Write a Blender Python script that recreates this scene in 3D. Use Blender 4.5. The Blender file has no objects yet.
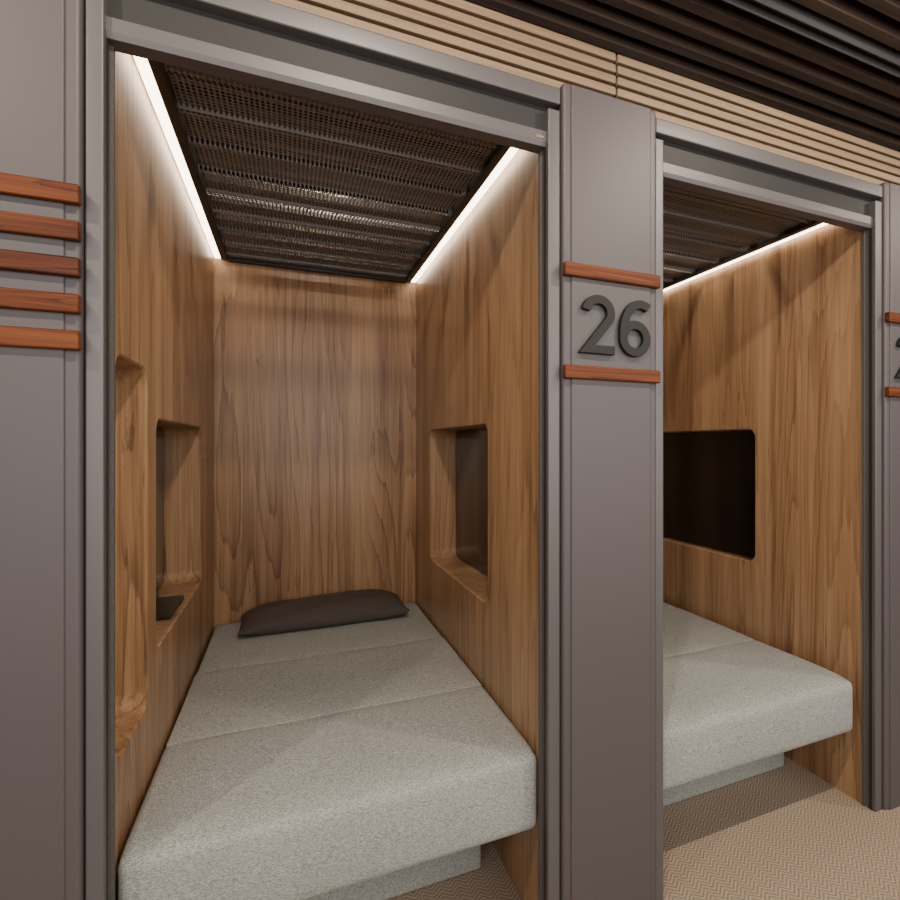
import bpy, bmesh, math, random
from mathutils import Vector, Matrix
from mathutils.geometry import tessellate_polygon
random.seed(4)
scn = bpy.context.scene
col = scn.collection

# ---------------------------------------------------------------- helpers
def link(ob, parent=None):
    col.objects.link(ob)
    if parent: ob.parent = parent
    return ob
def empty(name):
    e = bpy.data.objects.new(name, None); e.empty_display_size = .1
    return link(e)
def mesh_obj(name, bm, mat, parent=None, smooth=False):
    me = bpy.data.meshes.new(name); bm.normal_update(); bm.to_mesh(me); bm.free()
    if mat: me.materials.append(mat)
    if smooth:
        for p in me.polygons: p.use_smooth = True
    return link(bpy.data.objects.new(name, me), parent)
def add_box(bm, x0,x1,y0,y1,z0,z1):
    v=[bm.verts.new((x,y,z)) for x in (x0,x1) for y in (y0,y1) for z in (z0,z1)]
    for f in ((0,1,3,2),(4,6,7,5),(0,4,5,1),(2,3,7,6),(0,2,6,4),(1,5,7,3)):
        bm.faces.new([v[i] for i in f])
def box(name,x0,x1,y0,y1,z0,z1,mat,parent=None,bevel=0,seg=2):
    bm=bmesh.new(); add_box(bm,x0,x1,y0,y1,z0,z1)
    ob=mesh_obj(name,bm,mat,parent)
    if bevel: add_bevel(ob,bevel,seg)
    return ob
def add_bevel(ob,w,seg=2):
    m=ob.modifiers.new('bevel','BEVEL'); m.width=w; m.segments=seg; m.limit_method='ANGLE'
    for p in ob.data.polygons: p.use_smooth=True
    n=ob.modifiers.new('wn','WEIGHTED_NORMAL'); n.keep_sharp=True
def boxes(name,lst,mat,parent=None,bevel=0,seg=2):
    bm=bmesh.new()
    for b in lst: add_box(bm,*b)
    ob=mesh_obj(name,bm,mat,parent)
    if bevel: add_bevel(ob,bevel,seg)
    return ob
def extrude_profile_x(name,pts,x0,x1,mat,parent=None):   # pts = (y,z) closed
    bm=bmesh.new()
    a=[bm.verts.new((x0,y,z)) for y,z in pts]; b=[bm.verts.new((x1,y,z)) for y,z in pts]
    n=len(pts)
    for i in range(n): bm.faces.new((a[i],a[(i+1)%n],b[(i+1)%n],b[i]))
    bm.faces.new(a[::-1]); bm.faces.new(b)
    bmesh.ops.recalc_face_normals(bm,faces=bm.faces)
    return mesh_obj(name,bm,mat,parent)

# ---------------------------------------------------------------- materials
class NT:
    def __init__(s,name):
        s.m=bpy.data.materials.new(name); s.m.use_nodes=True
        s.t=s.m.node_tree; s.b=s.t.nodes['Principled BSDF']; s.o=s.t.nodes['Material Output']
    def n(s,typ,ins=None,**kw):
        nd=s.t.nodes.new(typ)
        for k,v in kw.items(): setattr(nd,k,v)
        for k,v in (ins or {}).items():
            if isinstance(v,bpy.types.NodeSocket): s.t.links.new(v,nd.inputs[k])
            else: nd.inputs[k].default_value=v
        return nd
    def l(s,a,b): s.t.links.new(a,b)
    def math(s,op,a,b=0.0):
        return s.n('ShaderNodeMath',{0:a,1:b},operation=op).outputs[0]
    def coords(s,scale=(1,1,1),loc=(0,0,0)):
        tc=s.n('ShaderNodeTexCoord')
        mp=s.n('ShaderNodeMapping',{'Vector':tc.outputs['Object'],'Scale':scale,'Location':loc})
        return mp.outputs[0]
    def ramp(s,fac,stops):
        r=s.n('ShaderNodeValToRGB',{'Fac':fac}); cr=r.color_ramp
        while len(cr.elements)<len(stops): cr.elements.new(.5)
        for e,(p,c) in zip(cr.elements,stops): e.position=p; e.color=(*c,1)
        return r.outputs[0]

def plain(name,c,rough=.5,metal=0,bump=0,bscale=200,var=0.0):
    m=NT(name); m.b.inputs['Roughness'].default_value=rough; m.b.inputs['Metallic'].default_value=metal
    nz=m.n('ShaderNodeTexNoise',{'Vector':m.coords(),'Scale':bscale,'Detail':2})
    k=1-var
    m.l(m.ramp(nz.outputs[0],[(.3,tuple(x*k for x in c)),(.7,tuple(min(1,x*(1+var)) for x in c))]),m.b.inputs['Base Color'])
    if bump:
        bp=m.n('ShaderNodeBump',{'Strength':bump,'Distance':.001,'Height':nz.outputs[0]})
        m.l(bp.outputs[0],m.b.inputs['Normal'])
    return m.m

def wood(name,dark,mid,light,axis='Z',rough=.38,rs=1.0,veins=.75,zf=1.0,fs=1.0,spec=.5):
    m=NT(name)
    def sc(a,b):
        return {'Z':(a,a,b),'X':(b,a,a),'Y':(a,b,a)}[axis]
    big=m.n('ShaderNodeTexNoise',{'Vector':m.coords(sc(4.2*rs,.33*rs*zf)),'Scale':1.0,'Detail':1.5,'Roughness':.4,'Distortion':.12})
    fine=m.n('ShaderNodeTexNoise',{'Vector':m.coords(sc(150*fs,3.0)),'Scale':1.0,'Detail':2,'Roughness':.6})
    med=m.n('ShaderNodeTexNoise',{'Vector':m.coords(sc(32*fs,.8),(3,1,2)),'Scale':1.0,'Detail':4,'Roughness':.6,'Distortion':.15})
    broad=m.n('ShaderNodeTexNoise',{'Vector':m.coords(sc(6,.3),(9,2,2)),'Scale':1.0,'Detail':2,'Roughness':.5})
    saw=m.math('FRACT',m.math('ADD',m.math('MULTIPLY',big.outputs[0],18),m.math('MULTIPLY',med.outputs[0],.8)))
    v=m.math('MULTIPLY',fine.outputs[0],.30)
    v=m.math('ADD',v,m.math('MULTIPLY',med.outputs[0],.42))
    v=m.math('ADD',v,m.math('MULTIPLY',broad.outputs[0],.46))
    v=m.math('SUBTRACT',v,m.math('MULTIPLY',saw,.07))
    base=m.ramp(v,[(.39,dark),(.53,mid),(.69,light)])
    ln=m.ramp(saw,[(.80,(0,0,0)),(.96,(1,1,1)),(1.0,(0,0,0))])
    gate=m.ramp(broad.outputs[0],[(.42,(1,1,1)),(.60,(.12,.12,.12))])
    lf=m.math('MULTIPLY',m.math('MULTIPLY',ln,gate),veins*.75)
    mix=m.n('ShaderNodeMix',{0:lf,6:base,7:(*[x*.62 for x in dark],1)},data_type='RGBA')
    vein=m.n('ShaderNodeTexNoise',{'Vector':m.coords(sc(34,2.0),(7,5,1)),'Scale':1.0,'Detail':4,'Roughness':.65,'Distortion':1.1})
    vm=m.ramp(vein.outputs[0],[(.62,(0,0,0)),(.70,(1,1,1))])
    mix2=m.n('ShaderNodeMix',{0:m.math('MULTIPLY',vm,veins),6:mix.outputs[2],7:(*[x*.45 for x in dark],1)},data_type='RGBA')
    m.l(mix2.outputs[2],m.b.inputs['Base Color'])
    m.b.inputs['Roughness'].default_value=rough
    m.b.inputs['Specular IOR Level'].default_value=spec
    bp=m.n('ShaderNodeBump',{'Strength':.10,'Distance':.001,'Height':v}); m.l(bp.outputs[0],m.b.inputs['Normal'])
    return m.m

M_WOOD=wood('teak_laminate',(.175,.087,.041),(.355,.203,.103),(.50,.315,.175),rough=.33,veins=.62)
M_STRIP=wood('cherry_wood_strip',(.035,.008,.0025),(.12,.029,.0065),(.22,.064,.016),axis='X',rough=.5,veins=.8,rs=3,fs=1.6,spec=.25)
M_TRIM=wood('light_oak_slats',(.20,.13,.075),(.27,.185,.112),(.33,.235,.15),axis='X',rough=.6,veins=.2)
M_SLAT=wood('dark_ceiling_slats',(.045,.027,.018),(.075,.047,.032),(.105,.068,.045),axis='X',rough=.6,veins=.3)
M_PILL=plain('taupe_grey_metal',(.100,.088,.092),.5,.1,.05,300,.04)
M_FRAME=plain('grey_frame_metal',(.135,.126,.131),.45,.3,.04,300,.03)
M_DARKG=plain('shadow_gap_grey',(.024,.022,.023),.6,0,0,100,.05)
M_NUM=plain('dark_bronze_number',(.011,.010,.0095),.65,0,.05,200,.05)
M_BLACK=plain('black_metal',(.012,.011,.011),.55,.0,0,100,.05)
M_MET=plain('mesh_rib_metal',(.06,.058,.056),.5,.3,0,100,.05)
M_SCREEN=plain('black_glass',(.005,.005,.005),.12,0,0,10,.02)
M_PLAST=plain('black_plastic',(.012,.012,.012),.35,0,0,10,.02)
M_VOID=plain('dark_paint',(.012,.011,.010),.8,0,0,10,.1)
M_WALLP=plain('warm_grey_plaster',(.30,.26,.22),.8,0,.1,60,.05)
M_SEAL=plain('brush_seal',(.10,.095,.09),.9,0,1.0,900,.5)

def emis(name,c,s):
    m=NT(name); m.b.inputs['Base Color'].default_value=(*c,1)
    m.b.inputs['Emission Color'].default_value=(*c,1); m.b.inputs['Emission Strength'].default_value=s
    return m.m
M_LED=emis('warm_led',(1,.83,.64),9.5)
M_LAMP=emis('lamp_lens',(1,.85,.68),12)

def fabric():
    m=NT('grey_melange_fabric')
    a=m.n('ShaderNodeTexNoise',{'Vector':m.coords((480,150,480)),'Scale':1,'Detail':1})
    b=m.n('ShaderNodeTexNoise',{'Vector':m.coords((150,480,480),(4,4,4)),'Scale':1,'Detail':1})
    c=m.n('ShaderNodeTexNoise',{'Vector':m.coords(),'Scale':5,'Detail':3})
    v=m.math('MULTIPLY',m.math('ADD',a.outputs[0],b.outputs[0]),.5)
    v2=m.math('ADD',v,m.math('MULTIPLY',m.math('SUBTRACT',c.outputs[0],.5),.05))
    m.l(m.ramp(v2,[(.38,(.215,.228,.218)),(.5,(.335,.352,.336)),(.62,(.48,.50,.475))]),m.b.inputs['Base Color'])
    m.b.inputs['Roughness'].default_value=.95
    bp=m.n('ShaderNodeBump',{'Strength':.6,'Distance':.002,'Height':v}); m.l(bp.outputs[0],m.b.inputs['Normal'])
    return m.m
M_FAB=fabric()
def pillowmat():
    m=NT('dark_taupe_cotton')
    a=m.n('ShaderNodeTexNoise',{'Vector':m.coords(),'Scale':7,'Detail':3,'Distortion':.6})
    b=m.n('ShaderNodeTexNoise',{'Vector':m.coords(),'Scale':600,'Detail':1})
    m.l(m.ramp(b.outputs[0],[(.3,(.060,.048,.042)),(.7,(.088,.072,.063))]),m.b.inputs['Base Color'])
    m.b.inputs['Roughness'].default_value=.85
    bp=m.n('ShaderNodeBump',{'Strength':.6,'Distance':.02,'Height':a.outputs[0]}); m.l(bp.outputs[0],m.b.inputs['Normal'])
    return m.m
M_PILLOW=pillowmat()
def carpet():
    m=NT('herringbone_carpet')
    tc=m.n('ShaderNodeTexCoord'); sp=m.n('ShaderNodeSeparateXYZ',{0:tc.outputs['Object']})
    x,y=sp.outputs[0],sp.outputs[1]
    tri=m.math('PINGPONG',x,.026)
    w=m.math('SINE',m.math('MULTIPLY',m.math('ADD',y,m.math('MULTIPLY',tri,1.0)),2*math.pi/.017))
    nz=m.n('ShaderNodeTexNoise',{'Vector':tc.outputs['Object'],'Scale':260,'Detail':2})
    v=m.math('ADD',m.math('MULTIPLY',w,.19),nz.outputs[0])
    m.l(m.ramp(v,[(.2,(.20,.145,.10)),(.5,(.36,.275,.20)),(.8,(.52,.42,.325))]),m.b.inputs['Base Color'])
    m.b.inputs['Roughness'].default_value=.95
    bp=m.n('ShaderNodeBump',{'Strength':.5,'Distance':.003,'Height':v}); m.l(bp.outputs[0],m.b.inputs['Normal'])
    return m.m
M_CARPET=carpet()
def perf():
    m=NT('perforated_metal')
    tc=m.n('ShaderNodeTexCoord'); sp=m.n('ShaderNodeSeparateXYZ',{0:tc.outputs['Object']})
    cx=m.math('COSINE',m.math('MULTIPLY',sp.outputs[0],2*math.pi/.0130)); cy=m.math('COSINE',m.math('MULTIPLY',sp.outputs[1],2*math.pi/.017))
    mask=m.math('GREATER_THAN',m.math('ADD',cx,cy),.3)
    m.b.inputs['Base Color'].default_value=(.23,.228,.228,1); m.b.inputs['Metallic'].default_value=.2; m.b.inputs['Roughness'].default_value=.45
    tr=m.n('ShaderNodeBsdfTransparent')
    mx=m.n('ShaderNodeMixShader',{0:mask,1:m.b.outputs[0],2:tr.outputs[0]})
    m.l(mx.outputs[0],m.o.inputs[0])
    return m.m
M_PERF=perf()

# ---------------------------------------------------------------- dimensions (metres)
PITCH=1.326
YF=1.50; YW=1.56; YB=3.41          # frame face, panel start, pod back
XL,XR=-.327,.623                   # interior faces of pod 0
ZC=2.29

def rrect(y0,y1,z0,z1,r,seg=7):
    pts=[]
    for cy,cz,a0 in ((y1-r,z1-r,0),(y0+r,z1-r,90),(y0+r,z0+r,180),(y1-r,z0+r,270)):
        for i in range(seg+1):
            a=math.radians(a0+90*i/seg); pts.append((cy+r*math.cos(a),cz+r*math.sin(a)))
    return pts
def panel_with_holes(name,X,s,holes,parent):
    outer=[(YW,0),(YB,0),(YB,ZC+.02),(YW,ZC+.02)]
    ch=.004
    loops=[[Vector((y,z,0)) for y,z in outer]]
    for (a,b,c,d,r,dep) in holes:
        loops.append([Vector((y,z,0)) for y,z in rrect(a-ch,b+ch,c-ch,d+ch,r+ch)][::-1])
    flat=[p for l in loops for p in l]
    bm=bmesh.new(); vs=[bm.verts.new((X,p.x,p.y)) for p in flat]
    for t in tessellate_polygon(loops):
        try: bm.faces.new([vs[i] for i in t])
        except ValueError: pass
    for (a,b,c,d,r,dep) in holes:
        l0=[bm.verts.new((X,y,z)) for y,z in rrect(a-ch,b+ch,c-ch,d+ch,r+ch)]
        l1=[bm.verts.new((X+s*ch,y,z)) for y,z in rrect(a,b,c,d,r)]
        l2=[bm.verts.new((X+s*dep,y,z)) for y,z in rrect(a,b,c,d,r)]
        n=len(l0)
        for p,q in ((l0,l1),(l1,l2)):
            for i in range(n): bm.faces.new((p[i],p[(i+1)%n],q[(i+1)%n],q[i]))
        bm.faces.new(l2)
    return mesh_obj(name,bm,M_WOOD,parent)

# ---------------------------------------------------------------- sleeping pods
def make_pod(i):
    o=i*PITCH; L=XL+o; R=XR+o
    P=empty('sleeping_pod')
    nl=(2.02,2.97,.815,1.452,.045,.14)
    nr=(2.06,3.04,.812,1.455,.045,.14) if i!=1 else (2.155,3.10,.825,1.455,.045,.05)
    n1=(1.585,1.90,.705,1.575,.05,.12)
    panel_with_holes('side_panel_left',L,-1,[n1,nl],P)
    panel_with_holes('side_panel_right',R,1,[nr],P)
    box('back_panel',L,R,YB,YB+.018,0,ZC+.02,M_WOOD,P)
    for nm,X,s,q in (('niche_screen_left',L,-1,nl),('niche_screen_right',R,1,nr)):
        a=X+s*(q[5]-.014); b=X+s*(q[5]-.002)
        box(nm,min(a,b),max(a,b),q[0]+.006,q[1]-.006,q[2]+.006,q[3]-.006,M_SCREEN,P,.004)
    for nm,a,b in (('led_strip_left',L+.005,L+.029),('led_strip_right',R-.029,R-.005)):
        box(nm,a,b,1.66,YB-.015,ZC-.010,ZC-.002,M_LED,P)
    boxes('led_channel',[(L+.0005,L+.031,YW+.02,YB-.002,ZC-.002,ZC+.02),(R-.031,R-.0005,YW+.02,YB-.002,ZC-.002,ZC+.02)],M_BLACK,P)
    fl,fr=L+.031,R-.031
    boxes('mesh_frame',[(fl,fl+.028,YW+.02,YB-.002,ZC-.010,ZC+.02),(fr-.028,fr,YW+.02,YB-.002,ZC-.010,ZC+.02),
        (fl+.028,fr-.028,YW+.02,YW+.05,ZC-.010,ZC+.02),(fl+.028,fr-.028,YB-.035,YB-.002,ZC-.018,ZC+.02)],M_BLACK,P,.002)
    bm=bmesh.new(); y=YW+.05; prof=[]
    while y<YB-.05:
        prof+= [(y,ZC+.012),(y+.13,ZC+.012),(y+.137,ZC-.001),(y+.163,ZC-.001),(y+.170,ZC+.012)]
        y+=.20
    prof.append((YB-.035,ZC+.012)); prof=[p for p in prof if p[0]<=YB-.035]
    rows=[(bm.verts.new((fl+.026,a,b)),bm.verts.new((fr-.026,a,b))) for a,b in prof]
    for (a,b),(c,d) in zip(rows,rows[1:]): bm.faces.new((a,b,d,c))
    mesh_obj('ceiling_mesh',bm,M_PERF,P)
    boxes('mesh_cross_ribs',[(fl+.03,fr-.03,yy,yy+.03,ZC+.025,ZC+.05) for yy in [1.70+.20*k for k in range(9)]],M_MET,P)
    jl0=L-.030; jr1=R+.036
    boxes('door_jambs',[(jl0,L,YF,YW,0,2.30),(R,jr1,YF,YW,0,2.30)],M_FRAME,P,.004)
    boxes('brush_seals',[(L-.0005,L+.006,1.545,1.556,0,2.2),(R-.006,R+.0005,1.545,1.556,0,2.2)],M_SEAL,P)
    boxes('jamb_grooves',[(L-.001,L+.0006,1.515,1.53,0,2.2),(R-.0006,R+.001,1.515,1.53,0,2.2)],M_DARKG,P)
    box('header_top_band',jl0,jr1,YF-.004,YW+.02,2.314,2.36,M_FRAME,P,.005)
    box('header_recess',jl0+.001,jr1-.001,YF+.030,YW+.02,2.235,2.316,M_DARKG,P)
    prof=[(YF+.014,2.240),(YF+.014,2.212),(YF+.020,2.200),(YW+.005,2.200),(YW+.018,2.215),(YW+.018,2.240)]
    extrude_profile_x('header_lip',prof,L-.002,R+.002,M_FRAME,P)
    if i==0:
        box('label',R-.03,R-.008,YF+.0125,YF+.0145,2.218,2.225,M_TRIM,P)
    return P

def soft_block(name,x0,x1,y0,y1,z0,z1,bev,parent,puff=.006,front=0):
    bm=bmesh.new()
    add_box(bm,x0,x1,y0,y1,z0,z1)
    bmesh.ops.bevel(bm,geom=bm.edges[:],offset=bev,segments=4,profile=.5,affect='EDGES')
    bmesh.ops.subdivide_edges(bm,edges=[e for e in bm.edges if e.calc_length()>.10],cuts=10,use_grid_fill=True)
    cx,cy=(x0+x1)/2,(y0+y1)/2
    zm=(z0+z1)/2
    for v in bm.verts:
        fx=1-((v.co.x-cx)/((x1-x0)/2))**2; fy=1-((v.co.y-cy)/((y1-y0)/2))**2
        fx=max(fx,0); fy=max(fy,0)
        if v.co.z>z1-.002: v.co.z+=puff*min(1,fx*3)*min(1,fy*3)+.0015*math.sin(v.co.x*17+v.co.y*11)
        if front:
            d=v.co.y-y0
            if d<.10 and v.co.z>zm: v.co.z-=.012*(1-d/.10)**2
            if d<.03:
                t=(v.co.z-zm)/((z1-z0)/2)
                v.co.y-=.008*(1-t*t)*min(1,fx*4)-.006
    return mesh_obj(name,bm,M_FAB,parent,True)
def make_bed(i):
    o=i*PITCH; B=empty('bed')
    x0,x1=XL+o+.006,XR+o-.004
    dz=0; bz=.300
    if i==1: x1-=.038; dz=-.03; bz=.287
    soft_block('mattress_foot',x0,x1,1.553,2.10,bz,.518+dz,.020,B,.003,1)
    soft_block('mattress_middle',x0+.002,x1-.002,2.1005,2.71,bz,.514+dz,.008,B,.003)
    soft_block('mattress_head',x0+.004,x1-.004,2.7105,3.40,bz,.511+dz,.010,B,.003)
    box('bed_base',x0+.07,XR+o-.07,1.89,3.38,0,bz,M_FAB,B,.012,3)
    return B
def make_pillow(cx,cy,zb,w,d,h,rot=0):
    bm=bmesh.new(); N=30
    grid={}
    for side in (1,-1):
        for a in range(N+1):
            for b in range(N+1):
                u=-1+2*a/N; v=-1+2*b/N
                u=math.copysign(abs(u)**.85,u); v=math.copysign(abs(v)**.85,v)
                edge=(a in (0,N) or b in (0,N))
                if edge and side==-1: grid[(side,a,b)]=grid[(1,a,b)]; continue
                x=u*w/2*(1-.035*(1-v*v)*abs(u)**4)
                y=v*d/2*(1-.05*(1-u*u)*abs(v)**4)
                t=(1-abs(u)**3.8)**.55*(1-abs(v)**2.6)**.6 if not edge else 0
                wr=.006*math.sin(11*u+3*v)*(1-t)+.003*math.sin(7*v-4*u)
                z=.026+(h-.026)*t*(1+.12*v+.08*u)+wr if side==1 else .026*(1-min(1,t*2.2))
                grid[(side,a,b)]=bm.verts.new((x,y,max(z,.001)))
    for side in (1,-1):
        for a in range(N):
            for b in range(N):
                q=[grid[(side,a,b)],grid[(side,a+1,b)],grid[(side,a+1,b+1)],grid[(side,a,b+1)]]
                bm.faces.new(q if side==1 else q[::-1])
    ob=mesh_obj('pillow',bm,M_PILLOW,None,True)
    ob.location=(cx,cy,zb); ob.rotation_euler=(0,0,rot)
    s=ob.modifiers.new('s','SUBSURF'); s.levels=1; s.render_levels=1
    return ob

# ---- digits drawn as constant-width strokes (unit: height 1)
def arc(cx,cy,rx,ry,a0,a1,n=26):
    return [(cx+rx*math.cos(math.radians(a0+(a1-a0)*k/n)),cy+ry*math.sin(math.radians(a0+(a1-a0)*k/n))) for k in range(n+1)]
W=.15
h=W/2
DIG={
 '2':[(arc(.29,.70,.235,.225,172,-32)+[(.07,h),(.60,h)],False)],
 '6':[(arc(.31,.315,.235,.24,0,360,40)[:-1],True),(arc(.42,.40,.345,.525,62,190,26),False)],
 '7':[([(.03,1-h),(.53,1-h),(.20,0.0)],False)],
 '8':[(arc(.30,.27,.235,.195,0,360,36)[:-1],True),(arc(.30,.72,.20,.205,0,360,36)[:-1],True)],
 '4':[([(.60,.25),(.06,.25),(.40,.96),(.44,.96),(.44,0)],False)],
}
def stroke(bm,pts,closed,T,y0,y1):
    n=len(pts); L=[];R=[]
    for k in range(n):
        p=Vector(pts[k])
        a=Vector(pts[(k-1)%n]) if (closed or k>0) else None
        b=Vector(pts[(k+1)%n]) if (closed or k<n-1) else None
        d1=(p-a).normalized() if a is not None else None
        d2=(b-p).normalized() if b is not None else None
        d1=d1 or d2; d2=d2 or d1
        t=(d1+d2).normalized(); nn=Vector((-t.y,t.x))
        c=max(.45,nn.dot(Vector((-d1.y,d1.x))))
        L.append(p+nn*h/c); R.append(p-nn*h/c)
    def mk(q,y): x,z=T(q); return bm.verts.new((x,y,z))
    lf=[mk(q,y0) for q in L]; rf=[mk(q,y0) for q in R]; lb=[mk(q,y1) for q in L]; rb=[mk(q,y1) for q in R]
    m=n if closed else n-1
    for k in range(m):
        j=(k+1)%n
        for q in ((lf[k],lf[j],rf[j],rf[k]),(lb[k],rb[k],rb[j],lb[j]),(lf[k],lb[k],lb[j],lf[j]),(rf[k],rf[j],rb[j],rb[k])):
            bm.faces.new(q)
    if not closed:
        bm.faces.new((lf[0],rf[0],rb[0],lb[0])); bm.faces.new((lf[-1],lb[-1],rb[-1],rf[-1]))
def make_number(text,xc,z0,H,yface):
    bm=bmesh.new()
    for k,ch in enumerate(text):
        ox=xc+(-.675+.70*k)*H
        for j,(pts,cl) in enumerate(DIG[ch]):
            stroke(bm,pts,cl,lambda q,ox=ox:(ox+q[0]*H,z0+q[1]*H),yface-.016-.0004*j,yface+.001)
    bmesh.ops.recalc_face_normals(bm,faces=bm.faces)
    ob=mesh_obj('number_sign',bm,M_NUM)
    m=ob.modifiers.new('bevel','BEVEL'); m.width=.0015; m.segments=2; m.limit_method='ANGLE'; m.angle_limit=math.radians(50)
    return ob

def make_pillar(i,number=None,strips=(0,4)):
    x0=.661+i*PITCH; x1=x0+.306
    P=empty('pillar')
    box('column_body',x0,x1,YF-.012,1.60,0,2.375,M_PILL,P,.010,3)
    box('column_face',x0+.024,x1-.024,YF-.017,YF-.008,.0,2.372,M_PILL,P,.004,2)
    for k in strips:
        zt=1.879-.07*k
        box('wood_strip',x0-.001,x1+.001,YF-.032,YF-.010,zt-.037,zt,M_STRIP,P,.004,3)
    if number:
        make_number(number,(x0+x1)/2+.012,1.634,.164,YF-.017)
    return P

for i in (-1,0,1,2):
    make_pod(i); make_bed(i)
make_pillar(-2,'24')
make_pillar(-1,None,(0,1,2,3,4))
make_pillar(0,'26'); make_pillar(1,'27'); make_pillar(2,'28')
make_pillow(.160,3.235,.517,.76,.33,.110,rot=math.radians(1))
make_pillow(.165+PITCH,3.235,.487,.75,.32,.110)
def tray(i):
    T=empty('device_tray'); o=i*PITCH
    box('tray_base',XL+o-.10,XL+o-.015,2.35,2.62,.8155,.835,M_PLAST,T,.004)
    box('tray_rim',XL+o-.10,XL+o-.09,2.35,2.62,.835,.875,M_PLAST,T,.003)
tray(0)

# ---------------------------------------------------------------- slatted fascia above the pods
F=empty('trim_1')
XA,XB=-3.0,5.4
joints=[-1.583,.857,3.297]
edges=[XA]+joints+[XB]
lst=[]
for a,b in zip(edges,edges[1:]):
    for k in range(5):
        z=2.380+k*.0335
        lst.append((a+.003,b-.003,1.535,1.56,z,z+.024))
boxes('fascia_slats',lst,M_TRIM,F,.003)
box('fascia_backing',XA,XB,1.56,1.58,2.362,2.55,M_VOID,F)

# ---------------------------------------------------------------- room
box('floor',XA,XB,-1.6,3.6,-.05,0,M_CARPET)
box('ceiling',XA,XB,-1.6,3.6,3.0,3.05,M_VOID)
box('wall_back',XA,XB,3.5,3.6,0,3.0,M_VOID)
box('wall_front',XA,XB,-1.7,-1.6,0,3.0,M_WALLP)
box('wall_left',XA-.1,XA,-1.6,3.6,0,3.0,M_WALLP)
box('wall_right',XB,XB+.1,-1.6,3.6,0,3.0,M_WALLP)
lst=[]; y=-1.55
while y<3.45:
    if abs(y+.025-1.40)>.05: lst.append((XA+.01,XB-.01,y,y+.040,2.74,2.82))
    y+=.092
C=empty('slatted_ceiling')
boxes('ceiling_slats',lst,M_SLAT,C,.002)
boxes('slat_hangers',[(x,x+.03,-1.55,3.45,2.82,3.0) for x in (-2.5,-1,.5,2,3.5,5)],M_VOID,C)
T=empty('ceiling_track')
boxes('track_profile',[(XA+.01,XB-.01,1.375,1.381,2.725,2.80),(XA+.01,XB-.01,1.419,1.425,2.725,2.80)],M_FRAME,T,.001)
box('track_core',XA+.01,XB-.01,1.381,1.419,2.75,3.0,M_BLACK,T)

# ---------------------------------------------------------------- downlights
def downlight(x,y,e,aim,size=.03,ang=130,z=2.68):
    D=empty('ceiling_spotlight')
    bm=bmesh.new()
    bmesh.ops.create_cone(bm,cap_ends=True,segments=32,radius1=.04,radius2=.035,depth=.28,matrix=Matrix.Translation((x,y,z+.16)))
    mesh_obj('lamp_housing',bm,M_BLACK,D)
    bm=bmesh.new()
    bmesh.ops.create_circle(bm,cap_ends=True,segments=32,radius=.03,matrix=Matrix.Translation((x,y,z+.018)))
    mesh_obj('lamp_lens',bm,M_LAMP,D)
    li=bpy.data.lights.new('spot','SPOT'); li.energy=e; li.color=(1,.86,.70); li.spot_size=math.radians(ang); li.spot_blend=.6
    li.shadow_soft_size=size
    ob=bpy.data.objects.new('spot_beam',li); col.objects.link(ob); ob.parent=D
    ob.location=(x,y,z)
    ob.rotation_euler=(Vector(aim)-Vector((x,y,z))).to_track_quat('-Z','Y').to_euler()
for k in (-1,0,1,2):
    x=.20+k*PITCH
    downlight(x,.55,64,(x+.1,1.9,.9),size=.035)
for k in (-1,0,1,2):
    x=.15+k*PITCH
    downlight(x,2.3,32,(x,2.9,1.0),ang=150)

w=bpy.data.worlds.new('dim_room'); scn.world=w; w.use_nodes=True
w.node_tree.nodes['Background'].inputs[0].default_value=(1,.9,.8,1); w.node_tree.nodes['Background'].inputs[1].default_value=.15
def panel(name,x,y,z,sx,sy,e,rx,c=(1,.94,.88)):
    li=bpy.data.lights.new(name,'AREA'); li.shape='RECTANGLE'; li.size=sx; li.size_y=sy; li.energy=e; li.color=c
    ob=bpy.data.objects.new(name,li); col.objects.link(ob); ob.location=(x,y,z); ob.rotation_euler=(math.radians(rx),0,0)
panel('corridor_fill',1,-1.2,1.8,6,1.6,112,78)  # added soft fill behind the camera, no fixture; evens light inside the pods
panel('slat_fill',1,2.5,2.42,6,.1,3,180,(1,.93,.86))  # added upward fill over the pods, no fixture; brightens the ceiling slats

# ---------------------------------------------------------------- camera (24 mm, levelled, shifted)
cam=bpy.data.cameras.new('camera'); cam.sensor_width=36; cam.lens=594.5/900*36
cam.shift_x=-150/900; cam.shift_y=-5/900; cam.clip_start=.05
co=bpy.data.objects.new('camera',cam); col.objects.link(co)
co.location=(0,0,1.38); co.rotation_euler=(math.pi/2,0,-math.radians(27.54))
scn.camera=co
